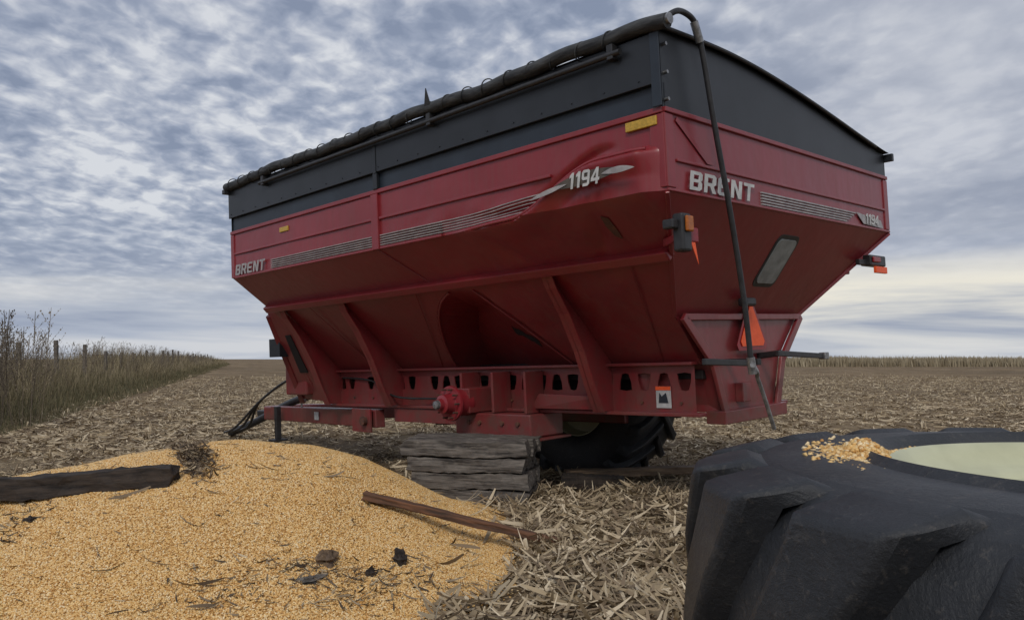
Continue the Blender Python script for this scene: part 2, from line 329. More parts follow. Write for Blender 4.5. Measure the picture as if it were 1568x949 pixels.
# ------------------------------------------------------------ GRAIN CART
cart=bpy.data.objects.new('grain_cart',None); sc.collection.objects.link(cart)
u=Vector((-.7053,.7085,-.0233)).normalized(); w_=Vector((.7074,.7058,.0383)).cross(u).normalized(); v_=u.cross(w_)
M=Matrix.Identity(4)
for r in range(3): M[r][0]=u[r]; M[r][1]=v_[r]; M[r][2]=w_[r]
M[0][3],M[1][3],M[2][3]=.935,4.914,2.760
cart.matrix_world=M
L,W=5.81,3.62
def a0(c): return np.interp(c,[0,.52,1.27,1.63],[0,0,.55,.57])
def a1(c): return np.interp(c,[0,.52,.855,1.63],[L,L,L-.04,L-.3])
def bb(c): return np.interp(c,[0,.52,.855,1.27,1.63],[0,0,.40,.84,1.2])
def zcurve(A): return .225+.27*sstep(A,.45,1.30)
def bulge(A,C):
    cc=C-zcurve(A)
    return (.135*sstep(cc,-.01,.055)-.045*sstep(cc,.06,.2))*sstep(A,.0,.16)*sstep(2.1-A,0,.8)*(1-sstep(C,.53,.82))
def groove(A,C):   # pressed-in crease just above the raised swoosh
    cc=C-zcurve(A); return .035*np.exp(-((cc+.045)/.035)**2)*sstep(A,.3,.6)*sstep(1.9-A,0,.5)
def dents(A,C):
    k=sstep(C,.22,.4)*sstep(2.8-A,0,.9)*sstep(A,0,.2)*(1-.5*sstep(C,.9,1.3))
    return groove(A,C)+k*(.017*wob(A*1.2,C*2.0,6,8,9)+.045*np.exp(-((A-.62-.9*(C-.62))/.07)**2-((C-.70)/.10)**2)+.03*np.exp(-((A-1.6+1.2*(C-.7))/.12)**2-((C-.70)/.12)**2))+.007*wob(A,C,3.5,8,6)*(C>.03)
def pocket(A,C):
    al=2.4+np.sqrt(np.clip(1.05**2-(1.95-C)**2,0,None)); ar=2.25-.75*(C-1.0)
    sv=np.clip((A-ar)/np.maximum(al-ar,.05),0,1)
    return .50*sv**.8*(1-sstep(A,al-.0,al+.015))*sstep(C,.90,1.08)*(C>.9)
cs=np.unique(np.concatenate([np.linspace(0,.52,54),np.linspace(.52,.855,32),np.linspace(.855,1.63,60)]))
ss=np.linspace(0,1,500)
C,S=np.meshgrid(cs,ss,indexing='ij'); A=a0(C)+(a1(C)-a0(C))*S; B=bb(C)-bulge(A,C)+pocket(A,C)+dents(A,C)
V=np.stack([A,B,-C],-1).reshape(-1,3); nx=len(ss); ny=len(cs); i=np.arange(nx-1)[None]+np.arange(ny-1)[:,None]*nx
F=np.stack([i,i+nx,i+1+nx,i+1],-1).reshape(-1,4)[:,::-1]
mesh_obj('tank_near_side',V,F,RED,cart,angle=28)
def ring(c): return [(float(a0(c)),float(bb(c)),-c),(float(a1(c)),float(bb(c)),-c),(float(a1(c)),W-float(bb(c)),-c),(float(a0(c)),W-float(bb(c)),-c)]
vv=[];ff=[]
lv=[0,.52,.855,1.27,1.63]
for c in lv: vv+=ring(c)
for k in range(4):
    o=4*k
    for e in ((1,2),(2,3),(3,0)): ff.append((o+e[0],o+4+e[0],o+4+e[1],o+e[1])[::-1])
mesh_obj('tank_shell',vv,ff,RED,cart)
box('tank_floor',(.6,5.4),(1.25,2.37),(-1.75,-1.68),DARK,cart)
def strip(nm,a,c,out=.014,mat=RED): box(nm,a,(-out,.004),(-c[1],-c[0]),mat,cart,.005)
strip('side_top_lip',(.0,L),(-.002,.035),.02)
strip('corner_post',(-.004,.10),(.037,.50),.012); strip('mid_post',(2.99,3.09),(.037,.53),.026); strip('front_post',(L-.07,L+.004),(.037,.52),.014)
strip('side_rib_rear',(.95,2.985),(.245,.268),.018); strip('side_rib_front',(3.095,5.73),(.245,.268),.018)
strip('side_belt_front',(3.095,5.73),(.505,.53),.018)
strip('side_belt_rear',(2.15,2.985),(.505,.53),.018)
pr_=[]
for a in np.linspace(.10,1.75,20):
    A_=np.array(a); C_=np.array(float(zcurve(A_))+.03); pr_.append((a,-float(bulge(A_,C_))-.002,-float(C_)+.004))
tube('swoosh_rib',pr_,.013,RED,cart)
beam('ridge_rail',(.25,.375,-.862),(L-.06,.375,-.862),.09,.075,RED,cart,.01,up=(0,.65,-.75))
beam('ridge_rail_far',(.25,W-.375,-.862),(L-.06,W-.375,-.862),.09,.075,RED,cart,.01)
for a_t,a_b in ((.62,.9),(3.05,3.6),(4.9,4.75)):
    beam('hopper_seam',(a_t,.405,-.90),(a_b,float(bb(1.6))-.002,-1.6),.010,.006,RED,cart,.002)
beam('upper_slope_seam',(3.04,.0,-.53),(2.78,.37,-.83),.010,.006,RED,cart,.002)
# dark tear under the badge
tp_=[(.50,.62),(.55,.60),(.58,.66),(.57,.72),(.53,.74),(.51,.68)]
mesh_obj('panel_tear',[(a,float(bb(c))-float(bulge(np.array(a),np.array(c)))+float(dents(np.array(a),np.array(c)))-.012,-c) for a,c in tp_],[tuple(range(6))],RUST,cart)
def rstrip(nm,b,c,out=.014,mat=RED): box(nm,(-out,.004),b,(-c[1],-c[0]),mat,cart,.005)
rstrip('rear_lip',(.0,W),(-.002,.03),.02); rstrip('rear_rib',(.11,W-.1),(.31,.33),.016); rstrip('rear_belt',(.0,W),(.505,.525),.014)
rstrip('rear_corner_post',(-.004,.09),(.034,.50),.011); rstrip('rear_corner_far',(W-.09,W+.004),(.034,.50),.011)
beam('corner_seam',(0,0,-.53),(.55,.84,-1.27),.03,.02,RED,cart); beam('corner_seam_far',(0,W,-.53),(.55,W-.84,-1.27),.03,.03,RED,cart)
plate('rear_inner_gusset',[(-.006,.14,-.04),(-.006,.55,-.30),(-.006,.47,-.30),(-.006,.12,-.07)],.004,RED,cart)
box('extension_upper_near',(0.0,L),(-.03,-.008),(.15,.47),BLK,cart,.004)
box('extension_lower_near',(0.0,L),(.01,.03),(.0,.16),NAVY,cart,.002)
box('extension_far',(0,L),(W-.03,W),(0,.22),BLK,cart)
box('extension_seam',(2.98,3.02),(-.036,-.03),(.14,.46),BLK,cart,.003)
box('extension_corner_iron',(-.018,.05),(-.04,-.0305),(.0,.47),NAVY,cart,.003)
box('extension_joint_bracket',(2.98,3.04),(-.03,.008),(.0,.145),BLK,cart)
kb=np.array([0,.3,.7,1.2,1.65,2.1,2.6,3.1,3.4,3.62]); kk=np.array([.485,.50,.51,.49,.45,.40,.335,.265,.23,.20])
bs=np.linspace(0,W,40); ks=np.interp(bs,kb,kk); ks=np.convolve(np.pad(ks,2,mode='edge'),np.ones(5)/5,'valid')
for nm,a in (('rear_extension',0.0),('front_extension',L-.02)):
    v=[(a,b_,0.0) for b_ in bs]+[(a,b_,k_) for b_,k_ in zip(bs,ks)]+[(a+.02,b_,0.0) for b_ in bs]+[(a+.02,b_,k_) for b_,k_ in zip(bs,ks)]
    n=len(bs); f=[]
    for i in range(n-1):
        f+= [(i,i+1,n+i+1,n+i)[::-1],(2*n+i,2*n+i+1,3*n+i+1,3*n+i),(n+i,n+i+1,3*n+i+1,3*n+i)]
    mesh_obj(nm,v,f,BLK,cart)
aa=np.linspace(-.05,L+.05,60); v=[];f=[]
for ia,a in enumerate(aa):
    rib=.012*abs(math.sin(a*math.pi/1.16)); bow=.20*math.sin(min(1,(a+.05)/.7)*math.pi/2)*min(1,(L+.05-a)/.7)
    for b_,k_ in zip(bs,ks): v.append((a,b_,k_+.02+rib*math.sin(math.pi*b_/W)-.012+bow*math.sin(math.pi*b_/W)**.8))
n=len(bs)
for ia in range(len(aa)-1):
    for i in range(n-1): q=ia*n+i; f.append((q,q+n,q+n+1,q+1)[::-1])
mesh_obj('tarp',v,f,TARP,cart,smooth=True)
tube('tarp_rear_hem',[(-.035,b_,k_+.005) for b_,k_ in zip(bs[::4],ks[::4])],.014,TUBE,cart)
box('tarp_far_latch',(-.08,L),(W-.01,W+.03),(.14,.21),BLK,cart)
tube('tarp_roll',[(-.10,-.05,.50)]+[(a,-.05+.008*math.sin(a*5),.515+.010*math.sin(a*3.1)+.006*math.sin(a*11)) for a in np.linspace(.05,5.6,60)]+[(5.80,-.05,.50)],.048,ROLL,cart)
for a in np.linspace(.3,5.6,24): tube('roll_wrap',[(a+.02*t,-.05+.052*math.cos(t),.515+.054*math.sin(t)) for t in np.linspace(0,6.28,9)],.005,ROLL,cart,res=1)
tube('stop_pipe',[(.25,-.075,.405),(3,-.075,.405),(5.0,-.075,.405)],.02,TUBE,cart)
for a in (.3,2.15,4.9):
    box('pipe_bracket',(a,a+.05),(-.09,-.03),(.37,.47),TUBE,cart)
plate('tarp_stop_fin',[(2.12,-.09,.52),(2.20,-.09,.52),(2.14,-.12,.66)],.012,TUBE,cart)
box('front_roll_cap',(5.76,5.82),(-.1,.05),(.42,.47),TUBE,cart)
tube('tarp_crank',[(-.06,-.04,.52),(-.1,.03,.575),(-.1,.12,.60),(-.1,.23,.585),(-.1,.29,.52),(-.1,.343,.345),(-.1,.441,-.108),(-.1,.573,-.65),(-.1,.681,-1.206),(-.1,.727,-1.62)],.019,TUBE,cart)
tube('crank_joint',[(-.1,.25,.57),(-.1,.31,.45)],.026,STEEL,cart)
tube('roll_end_coupling',[(-.12,-.05,.51),(.05,-.05,.51)],.035,STEEL,cart)
tube('crank_handle',[(-.1,.727,-1.6),(-.12,.76,-1.68),(-.1,.80,-1.72),(-.1,.88,-1.86),(-.1,.99,-2.08)],.014,STEEL,cart)
tube('crank_knuckle',[(-.1,.72,-1.58),(-.1,.74,-1.69)],.028,STEEL,cart)
tube('crank_knuckle_pin',[(-.13,.69,-1.63),(-.08,.79,-1.63)],.018,STEEL,cart)
rp=[(.53,.89,-1.27),(.53,W-.89,-1.27),(.53,2.36,-1.62),(.53,2.2,-2.02),(.53,1.41,-2.02),(.53,1.26,-1.62)]
plate('rear_lower_plate',rp[::-1],.03,RED,cart)
for nm,s in (('l',lambda b:b),('r',lambda b:W-b)):
    beam('rear_flange_top_'+nm,(.50,s(.87),-1.27),(.50,s(1.25),-1.63),.07,.03,RED,cart,up=(1,0,0))
    beam('rear_flange_low_'+nm,(.50,s(1.25),-1.62),(.50,s(1.40),-2.04),.07,.03,RED,cart,up=(1,0,0))
    plate('rear_side_web_'+nm,[(.54,s(1.26),-1.62),(1.2,s(1.2),-1.62),(1.2,s(1.2),-2.0),(.54,s(1.41),-2.02)],.02,RED,cart)
beam('rear_hopper_sill',(.50,.90,-1.275),(.50,W-.90,-1.275),.03,.05,RED,cart)
box('rear_bottom_beam',(.45,.62),(1.3,2.3),(-2.10,-2.0),RED,cart)
box('rear_pocket',(.46,.53),(1.60,1.72),(-1.95,-1.80),RED,cart)
def punched(nm,b,aS,aE,mat):
    step=.186; n=int((aE-aS)/step); step=(aE-aS)/n; v=[];f=[]; zt,zb=-1.63,-2.0
    for k in range(n):
        x0=aS+k*step; x1=x0+step; cx=(x0+x1)/2; cz=-1.765
        up_=k%2==0; wt,wb=(.064,.036) if up_ else (.036,.064)
        if k%6==5: wt=wb=.0
        hole=[(cx-wb,cz-.064),(cx,cz-.072),(cx+wb,cz-.064),(cx+(wb+wt)/2+.008,cz),(cx+wt,cz+.064),(cx,cz+.072),(cx-wt,cz+.064),(cx-(wb+wt)/2-.008,cz)]
        out=[(x0,zb),(cx,zb),(x1,zb),(x1,cz),(x1,zt),(cx,zt),(x0,zt),(x0,cz)]
        if wt==0:
            o=len(v); v+=[(x,b,z) for x,z in out]; f.append(tuple(range(o,o+8))); continue
        o=len(v); v+=[(x,b,z) for x,z in out]+[(x,b,z) for x,z in hole]+[(x,b+.012,z) for x,z in hole]
        for i in range(8):
            j=(i+1)%8; f.append((o+i,o+j,o+8+j,o+8+i)); f.append((o+8+i,o+8+j,o+16+j,o+16+i))
    mesh_obj(nm,v,f,mat,cart)
punched('frame_rail_near',1.17,.62,5.55,RED)
box('rail_hole_shade_sheet',(.62,5.55),(1.50,1.52),(-1.95,-1.6),DARK,cart)  # added dark sheet: shade of the interior behind the rail holes, as colour
punched('frame_rail_far',W-1.17,.62,5.55,RED)
box('frame_flange_near',(.55,5.6),(1.10,1.20),(-2.03,-2.0),RED,cart); box('frame_top_flange',(.6,5.5),(1.10,1.20),(-1.635,-1.61),RED,cart)
box('frame_flange_far',(.55,5.6),(W-1.2,W-1.1),(-2.03,-2.0),RED,cart)
for a in np.arange(.75,5.4,.372):
    tube('frame_bolt',[(a,1.155,-1.93),(a,1.172,-1.93)],.012,RUST,cart,res=2)
tube('brake_hose',[(5.4,1.14,-1.70),(4.8,1.13,-1.74),(4.2,1.0,-1.90),(3.6,1.12,-1.93),(3.1,.9,-1.98),(2.9,1.0,-2.05)],.011,TUBE,cart,res=2)
def rib(nm,a,s=lambda b:b,lo=-2.0,bl=.97):
    outer=[(.40,-.875),(.46,-1.0),(.60,-1.2),(.76,-1.5),(.87,-1.78),(bl,lo)]; inner=[(1.2,lo),(1.2,-1.6),(.84,-1.27),(.42,-.88)]
    plate(nm+'_web',[(a,s(b),z) for b,z in outer+inner],.015,RED,cart)
    v=[];f=[]
    for b,z in outer: v+=[(a-.055,s(b),z),(a+.055,s(b),z),(a-.055,s(b+.014),z-.004),(a+.055,s(b+.014),z-.004)]
    for i in range(len(outer)-1):
        o=4*i; f+=[(o,o+1,o+5,o+4),(o+2,o+6,o+7,o+3),(o,o+4,o+6,o+2),(o+1,o+3,o+7,o+5)]
    mesh_obj(nm+'_flange',v,f,RED,cart)
rib('rib_rear',1.42); rib('rib_mid',4.3); rib('rib_front',5.5)
for i,a in enumerate((1.42,4.3,5.5)): rib('rib_far_%d'%i,a,lambda b:W-b)
lc=np.linspace(.93,1.6,14)
tube('pocket_lip',[(float(2.4+math.sqrt(1.05**2-(1.95-c)**2)),float(bb(c))-.004,-c) for c in lc],.012,RED,cart)
tube('pocket_weld',[(2.3-.75*(c-1.0),float(bb(c))-.0,-c) for c in np.linspace(.93,1.6,8)],.008,RED,cart)
ga,gc=np.meshgrid(np.linspace(0,1,10),np.linspace(0,1,6)); GA=2.42-.30*ga+.02*gc*np.sin(ga*9)+.03*gc; GC=1.24+.14*ga+.06*gc+.01*np.sin(ga*14)
GB=bb(GC)+pocket(GA,GC)+dents(GA,GC)-.008; i=np.arange(9)[None]+np.arange(5)[:,None]*10
mesh_obj('pocket_scuff',np.stack([GA,GB,-GC],-1).reshape(-1,3),np.stack([i,i+1,i+11,i+10],-1).reshape(-1,4),DARK,cart)
plate('saddle_plate_rear',[(1.45,1.06,-1.99),(1.45,1.04,-1.88),(2.15,1.04,-1.86),(2.25,1.04,-1.99)],.02,RED,cart)
box('axle_saddle',(2.15,3.15),(.92,1.35),(-2.24,-2.035),RED,cart,.012)
box('axle_saddle_cap',(2.1,3.2),(.88,1.4),(-2.27,-2.245),RED,cart)
for a in (2.2,2.62,3.05): box('saddle_gusset',(a,a+.03),(.93,1.165),(-2.03,-1.66),RED,cart)
for a in (2.3,2.5,2.8,2.95): tube('saddle_bolt',[(a,.90,-2.12),(a,.925,-2.12)],.02,RUST,cart)
box('axle_beam',(2.83,3.07),(.82,2.75),(-2.03,-1.80),RED,cart,.01)
box('saddle_far',(2.15,3.15),(W-1.35,W-.92),(-2.24,-2.035),RED,cart,.012)
box('saddle_frame',(3.2,4.4),(1.12,1.22),(-2.18,-2.035),RED,cart); box('undercarriage_cross',(3.6,3.8),(1.2,2.4),(-2.2,-2.04),DARK,cart)
hub=revolve('wheel_hub',[(0,-.24),(.05,-.24),(.055,-.20),(.085,-.19),(.09,-.12),(.10,-.10),(.16,-.095),(.165,-.075),(.11,-.07),(.12,.0),(.13,.1),(0,.1)],RED,cart,48,35,'y'); hub.location=(2.95,.78,-1.93)
cap=revolve('hub_cap',[(0,-.275),(.035,-.27),(.045,-.24),(.045,-.2)],STEEL,cart,24,35,'y'); cap.location=(2.95,.78,-1.93)
for k in range(10):
    t=k*.6283; x=2.95+.135*math.cos(t); z=-1.93+.135*math.sin(t); tube('hub_stud',[(x,.63,z),(x,.70,z)],.009,RUST,cart,res=2)
plate('front_side_plate',[(5.55,.50,-.90),(5.98,.50,-.90),(6.0,.55,-1.0),(6.12,.72,-1.22),(6.32,1.12,-1.95),(5.5,1.12,-2.0),(5.55,.95,-1.6)],.02,RED,cart)
plate('front_hollow_shade',[(5.74,.66,-1.17),(5.86,.66,-1.17),(6.02,.94,-1.62),(5.84,.94,-1.62)],-.012,DARK,cart)  # flat dark plate; the shade inside a hollow is put into its colour
plate('front_bulkhead',[(5.9,.55,-.95),(5.9,W-.55,-.95),(5.95,W-1.1,-1.9),(5.95,1.1,-1.9)],.03,RED,cart)
box('front_toolbox',(6.05,6.3),(.68,.86),(-1.42,-1.20),BLK,cart); box('front_gearbox',(6.0,6.5),(1.0,1.5),(-1.9,-1.5),RED,cart,.02)
beam('front_strut',(5.98,.52,-.93),(6.32,1.14,-2.0),.07,.05,RED,cart)
for nm,s in (('l',lambda b:b),('r',lambda b:W-b)):
    beam('tongue_'+nm,(4.7,s(1.15),-2.16),(8.1,s(1.70),-2.22),.12,.20,RED,cart,.012)
box('tongue_nose',(8.0,8.35),(1.66,1.96),(-2.33,-2.13),RED,cart,.02); box('hitch_clevis',(8.35,8.7),(1.73,1.89),(-2.29,-2.2),TUBE,cart,.02)
beam('jack_stand',(7.55,1.45,-2.1),(7.55,1.45,-2.55),.07,.07,TUBE,cart,up=(1,0,0)); box('jack_foot',(7.45,7.65),(1.35,1.55),(-2.58,-2.55),TUBE,cart)
beam('tongue_plate',(4.75,1.06,-2.18),(5.15,1.09,-2.18),.03,.26,RED,cart); tube('tongue_pin',[(4.85,1.0,-2.18),(4.85,1.2,-2.18)],.05,RUST,cart)
tube('pto_shaft',[(6.4,1.7,-1.85),(7.6,1.75,-2.05),(8.6,1.7,-2.35),(9.3,1.6,-2.56)],.055,TUBE,cart)
for k in range(3): tube('hydraulic_hose_%d'%k,[(6.4,1.4+.1*k,-1.7),(7.0,1.35+.1*k,-1.72+.04*k),(7.8,1.35,-2.0),(8.5,1.3+.1*k,-2.4),(9.1,1.4+.08*k,-2.52)],.017,TUBE,cart)
tube('hose_hanger',[(6.9,1.45,-2.1),(6.9,1.45,-1.8),(7.05,1.45,-1.72),(7.1,1.45,-1.85)],.014,STEEL,cart)
# tires
def lugs(nm,R,h,N_,mat,parent,slant=.36,hw=.05,axis='z',bev=.012,taper=.3):
    base=[(R-.17,.97*h),(R-.09,.90*h),(R-.06,.62*h),(R-.055,.30*h),(R-.055,-.04*h)]
    top=[(R-.135,1.0*h),(R-.02,.94*h),(R,.62*h),(R+.003,.30*h),(R+.003,-.04*h)]
    K=17; tt_=np.linspace(0,1,5); tk=np.linspace(0,1,K)
    base=list(zip(np.interp(tk,tt_,[q[0] for q in base]),np.interp(tk,tt_,[q[1] for q in base]))); top=list(zip(np.interp(tk,tt_,[q[0] for q in top]),np.interp(tk,tt_,[q[1] for q in top])))
    v=[];f=[]
    for side in (1,-1):
        for k in range(N_):
            th=2*math.pi*(k+(.5 if side<0 else 0))/N_; o=len(v)
            for i in range(K):
                s=i/(K-1); c=th+slant*s*s*(1.6-.6*s); wB=(hw*1.3*(1-taper*s))/R; wT=(hw*.98*(1-taper*s))/R
                for (r,z),ww in ((base[i],wB),(top[i],wT)):
                    for sg in (-1,1):
                        t=c+sg*ww; v.append((r*math.cos(t),r*math.sin(t),z*side))
            for i in range(K-1):
                a=o+4*i; b_=a+4; f+=[(a,b_,b_+2,a+2),(a+1,a+3,b_+3,b_+1),(a+2,b_+2,b_+3,a+3)]
            e=o+4*(K-1); f+=[(o,o+2,o+3,o+1),(e,e+1,e+3,e+2)]
    if axis=='y': v=[(x,z,-y) for x,y,z in v]
    ob=mesh_obj(nm,v,f,mat,parent,angle=55,bevel=bev); ob.modifiers[0].segments=3; ob.modifiers[0].angle_limit=math.radians(50)
    return ob
def tire_prof(R,h,rr,lip=.82):
    half=[(R-.05,0),(R-.055,.55*h),(R-.075,.80*h),(R-.12,.93*h),(R-.18,.985*h),(R-.27,1.0*h),(R-.36,.99*h),(rr+.10,.95*h),(rr+.05,(lip+.06)*h),(rr+.015,lip*h),(rr,(lip-.12)*h)]
    return [(r,-z) for r,z in half[::-1]]+half[1:]
R=.96
wh=bpy.data.objects.new('wheel',None); sc.collection.objects.link(wh); wh.parent=cart; wh.location=(2.9,2.70,-1.97)
revolve('tire',tire_prof(R,.38,.42),RUB,wh,96,50,'y'); lugs('tire_lugs',R,.38,22,RUB,wh,axis='y')
revolve('rim',[(0,-.05),(.25,-.05),(.30,-.14),(.40,-.16),(.425,-.31),(.44,-.31),(.43,.31),(.40,.2),(0,.2)],CREAM,wh,64,35,'y')
box('lamp_housing_near',(-.06,.02),(.06,.16),(-.90,-.66),TUBE,cart,.015); box('lamp_lens_near',(-.085,-.062),(.075,.15),(-.78,-.68),AMB,cart,.01)
box('lamp_side_near',(-.03,.05),(-.005,.058),(-.76,-.70),TUBE,cart,.01); box('lamp_red_near',(-.04,.05),(.17,.27),(-.84,-.74),DKRED,cart,.012)
beam('lamp_bracket_near',(.0,.12,-.8),(.24,.30,-.8),.03,.05,RED,cart)
plate('flag_near',[(-.05,.15,-.84),(-.05,.20,-.84),(-.05,.23,-.98)],.004,ORG,cart)
box('lamp_housing_far',(.08,.18),(3.36,3.72),(-.83,-.73),TUBE,cart,.012); box('lamp_lens_far',(.06,.078),(3.38,3.55),(-.80,-.75),DKRED,cart,.008)
box('lamp_orange_far',(.05,.078),(3.40,3.66),(-.90,-.84),ORG,cart,.004)
beam('lamp_bracket_far',(.14,3.2,-.80),(.14,3.45,-.80),.04,.05,TUBE,cart)
def rearpt(b,c,out=0): 
    t=(c-.52)/.75; nn=Vector((-.75,0,-.55)).normalized(); p=Vector((.55*t,b,-c))+nn*out; return tuple(p)
def rrect(nm,b0,b1,c0,c1,out,r,mat,th):
    pts=[]
    for cx,cc,s in ((b0+r,c0+r,math.pi),(b1-r,c0+r,1.5*math.pi),(b1-r,c1-r,0),(b0+r,c1-r,.5*math.pi)):
        for k in range(5): t=s+k*math.pi/8; pts.append(rearpt(cx+r*math.cos(t),cc+r*math.sin(t),out))
    return plate(nm,pts,th,mat,cart,.002)
rrect('window_frame',1.66,2.02,.66,1.04,.004,.06,TUBE,-.012); rrect('window',1.69,1.99,.69,1.01,.012,.045,GLASS,-.012)
box('rear_camera',(.36,.44),(1.55,1.72),(-1.20,-1.13),TUBE,cart,.02)
tri=[(.47,1.58,-1.53),(.47,2.06,-1.53),(.47,1.82,-1.12)]
def smv(nm,k,x,mat):
    cx,cz=1.82,-1.39; p=[]
    for q in tri:
        for o in tri:
            if o is q: continue
            e=Vector(q)*.9+Vector(o)*.1; p.append((x,cx+(e.y-cx)*k,cz+(e.z-cz)*k))
    p.sort(key=lambda e:math.atan2(e[2]-cz,e[1]-cx)); return plate(nm,p[::-1],.004,mat,cart,0)
smv('smv_border',1.12,.480,DKRED); smv('smv_sign',.88,.472,ORG)
beam('arm_near',(.22,.66,-1.60),(.22,1.36,-1.64),.03,.045,TUBE,cart); beam('arm_far',(.30,1.88,-1.58),(.30,2.70,-1.63),.03,.045,TUBE,cart)
box('arm_tip_far',(.27,.33),(2.70,2.78),(-1.66,-1.60),STEEL,cart)
beam('arm_mount',(.2,1.40,-1.63),(.53,1.50,-1.63),.04,.05,TUBE,cart); beam('arm_mount_far',(.3,1.95,-1.58),(.53,2.0,-1.60),.04,.05,TUBE,cart)
strip('reflector_rear',(.04,.28),(.045,.105),.022,YEL); strip('reflector_front',(4.55,4.72),(.10,.15),.016,YEL)
plate('warning_sticker',[(.98,1.160,-1.97),(.84,1.160,-1.97),(.84,1.160,-1.80),(.98,1.160,-1.80)],.003,WHITE,cart,0)
plate('warning_sticker_head',[(.98,1.155,-1.83),(.84,1.155,-1.83),(.84,1.155,-1.80),(.98,1.155,-1.80)],.003,ORG,cart,0)
plate('warning_sticker_art',[(.955,1.155,-1.93),(.865,1.155,-1.93),(.885,1.155,-1.85),(.925,1.155,-1.88),(.945,1.155,-1.85)],.003,NAVY,cart,0)
box('tongue_sticker',(6.3,6.4),(1.335,1.345),(-2.24,-2.14),WHITE,cart,0)
GL={'B':[[(0,0),(.58,0),(.72,.12),(.72,.4),(.64,.5),(.72,.6),(.72,.88),(.58,1),(0,1)],[(.2,.18),(.2,.42),(.5,.42),(.5,.18)],[(.2,.59),(.2,.82),(.5,.82),(.5,.59)]],
'R':[[(0,0),(.2,0),(.2,.36),(.36,.36),(.52,0),(.76,0),(.58,.38),(.72,.5),(.72,.88),(.58,1),(0,1)],[(.2,.54),(.2,.82),(.5,.82),(.5,.54)]],
'E':[[(.12,0),(.7,0),(.7,.18),(.2,.18),(.2,.41),(.62,.41),(.62,.59),(.2,.59),(.2,.82),(.7,.82),(.7,1),(.12,1),(0,.88),(0,.12)]],
'N':[[(0,0),(.2,0),(.2,.66),(.5,0),(.72,0),(.72,1),(.52,1),(.52,.36),(.22,1),(0,1)]],
'T':[[(.26,0),(.46,0),(.46,.82),(.72,.82),(.72,1),(0,1),(0,.82),(.26,.82)]],
'1':[[(.22,0),(.44,0),(.44,1),(.28,1),(.06,.84),(.06,.66),(.22,.74)]],
'9':[[(.12,0),(.58,0),(.72,.12),(.72,.88),(.58,1),(.12,1),(0,.88),(0,.5),(.12,.38),(.52,.38),(.52,.18),(.12,.18)],[(.2,.56),(.2,.82),(.52,.82),(.52,.56)]],
'4':[[(.44,0),(.64,0),(.64,.2),(.76,.2),(.76,.38),(.64,.38),(.64,1),(.44,1),(0,.4),(0,.2),(.44,.2)],[(.2,.38),(.44,.72),(.44,.38)]]}
def lettering(nm,s,w,h,loc,xd,mat,shear=.22):
    cu=bpy.data.curves.new(nm,'CURVE'); cu.dimensions='2D'; cu.fill_mode='BOTH'; cu.extrude=.0015
    adv=.86; tot=adv*len(s)-.12; x0=0
    for ch in s:
        for loop in GL[ch]:
            sp=cu.splines.new('POLY'); sp.points.add(len(loop)-1); sp.use_cyclic_u=True
            for q,(px_,py_) in zip(sp.points,loop): q.co=((x0+px_)/tot*w+py_*h*shear,py_*h,0,1)
        x0+=adv if ch!='1' else adv*.72
    ob=bpy.data.objects.new(nm,cu); sc.collection.objects.link(ob); cu.materials.append(mat); ob.parent=cart
    xd=Vector(xd); yd=Vector((0,0,1)); zd=xd.cross(yd); m=Matrix.Identity(4)
    for r in range(3): m[r][0]=xd[r]; m[r][1]=yd[r]; m[r][2]=zd[r]; m[r][3]=loc[r]
    ob.matrix_local=m; return ob
lettering('maker_name_rear','BRENT',.82,.125,(-.020,.22,-.495),(0,1,0),WHITE)
lettering('maker_name_side','BRENT',.66,.115,(5.70,-.024,-.50),(-1,0,0),SILVER)
OUT=-.158
lettering('model_number_side','1194',.30,.105,(.66,OUT-.006,-.425),(-1,0,0),WHITE,.15)
lettering('model_number_rear','1194',.34,.09,(-.022,3.03,-.485),(0,1,0),WHITE,.15)
def sl(nm,a,c,out): strip(nm,a,c,out,SILVER)
for k in range(5):
    c=.405+k*.021
    sl('side_stripe_%d'%k,(3.10,4.92),(c,c+.009),.019)
    sl('side_stripe_r_%d'%k,(2.15,2.98),(c,c+.009),.019)
    box('rear_stripe_%d'%k,(-.014,.003),(1.18,2.85-.05*k),(-(c+.010),-c),SILVER,cart,0)
    pts=[]
    for a in np.linspace(1.0+.07*k,2.17,20):
        cc=c-.05*float(sstep(np.array(1.9-a),0,1.1)); A_=np.array(a);C_=np.array(cc)
        pts.append((a,-.004-float(bulge(A_,C_))+float(dents(A_,C_)),-cc))
    tube('side_stripe_sweep_%d'%k,pts,.0045,SILVER,cart,res=1)
def lens(nm,a0_,a1_,c0,c1,h,out,mat):
    pts=[]; n=12
    for i in range(n+1):
        t=i/n; a=a0_+(a1_-a0_)*t; pts.append((a,out,-(c0+(c1-c0)*t)+h*math.sin(math.pi*t)**.8))
    for i in range(n-1,0,-1):
        t=i/n; a=a0_+(a1_-a0_)*t; pts.append((a,out,-(c0+(c1-c0)*t)-h*.5*math.sin(math.pi*t)))
    return plate(nm,pts,.004,mat,cart,0)
lens('swoosh_decal_core',.84,.20,.40,.365,.055,OUT+.004,OLIVE)
lens('swoosh_decal_l',1.02,.67,.44,.385,.022,OUT-.002,SILVER); lens('swoosh_decal_r',.38,.12,.37,.375,.028,OUT-.002,SILVER)
plate('rear_swoosh',[(-.016,2.85,-.40),(-.016,3.0,-.49),(-.016,3.45,-.50),(-.016,3.40,-.43)],.003,SILVER,cart,0)
for a in np.arange(.15,5.8,.28): tube('ext_bolt',[(a,-.036,.19),(a,-.03,.19)],.006,BLK,cart,res=1)
for z in (.05,.22,.40): tube('corner_bolt',[(-.03,.03,z),(-.0,.03,z)],.012,STEEL,cart,res=2)

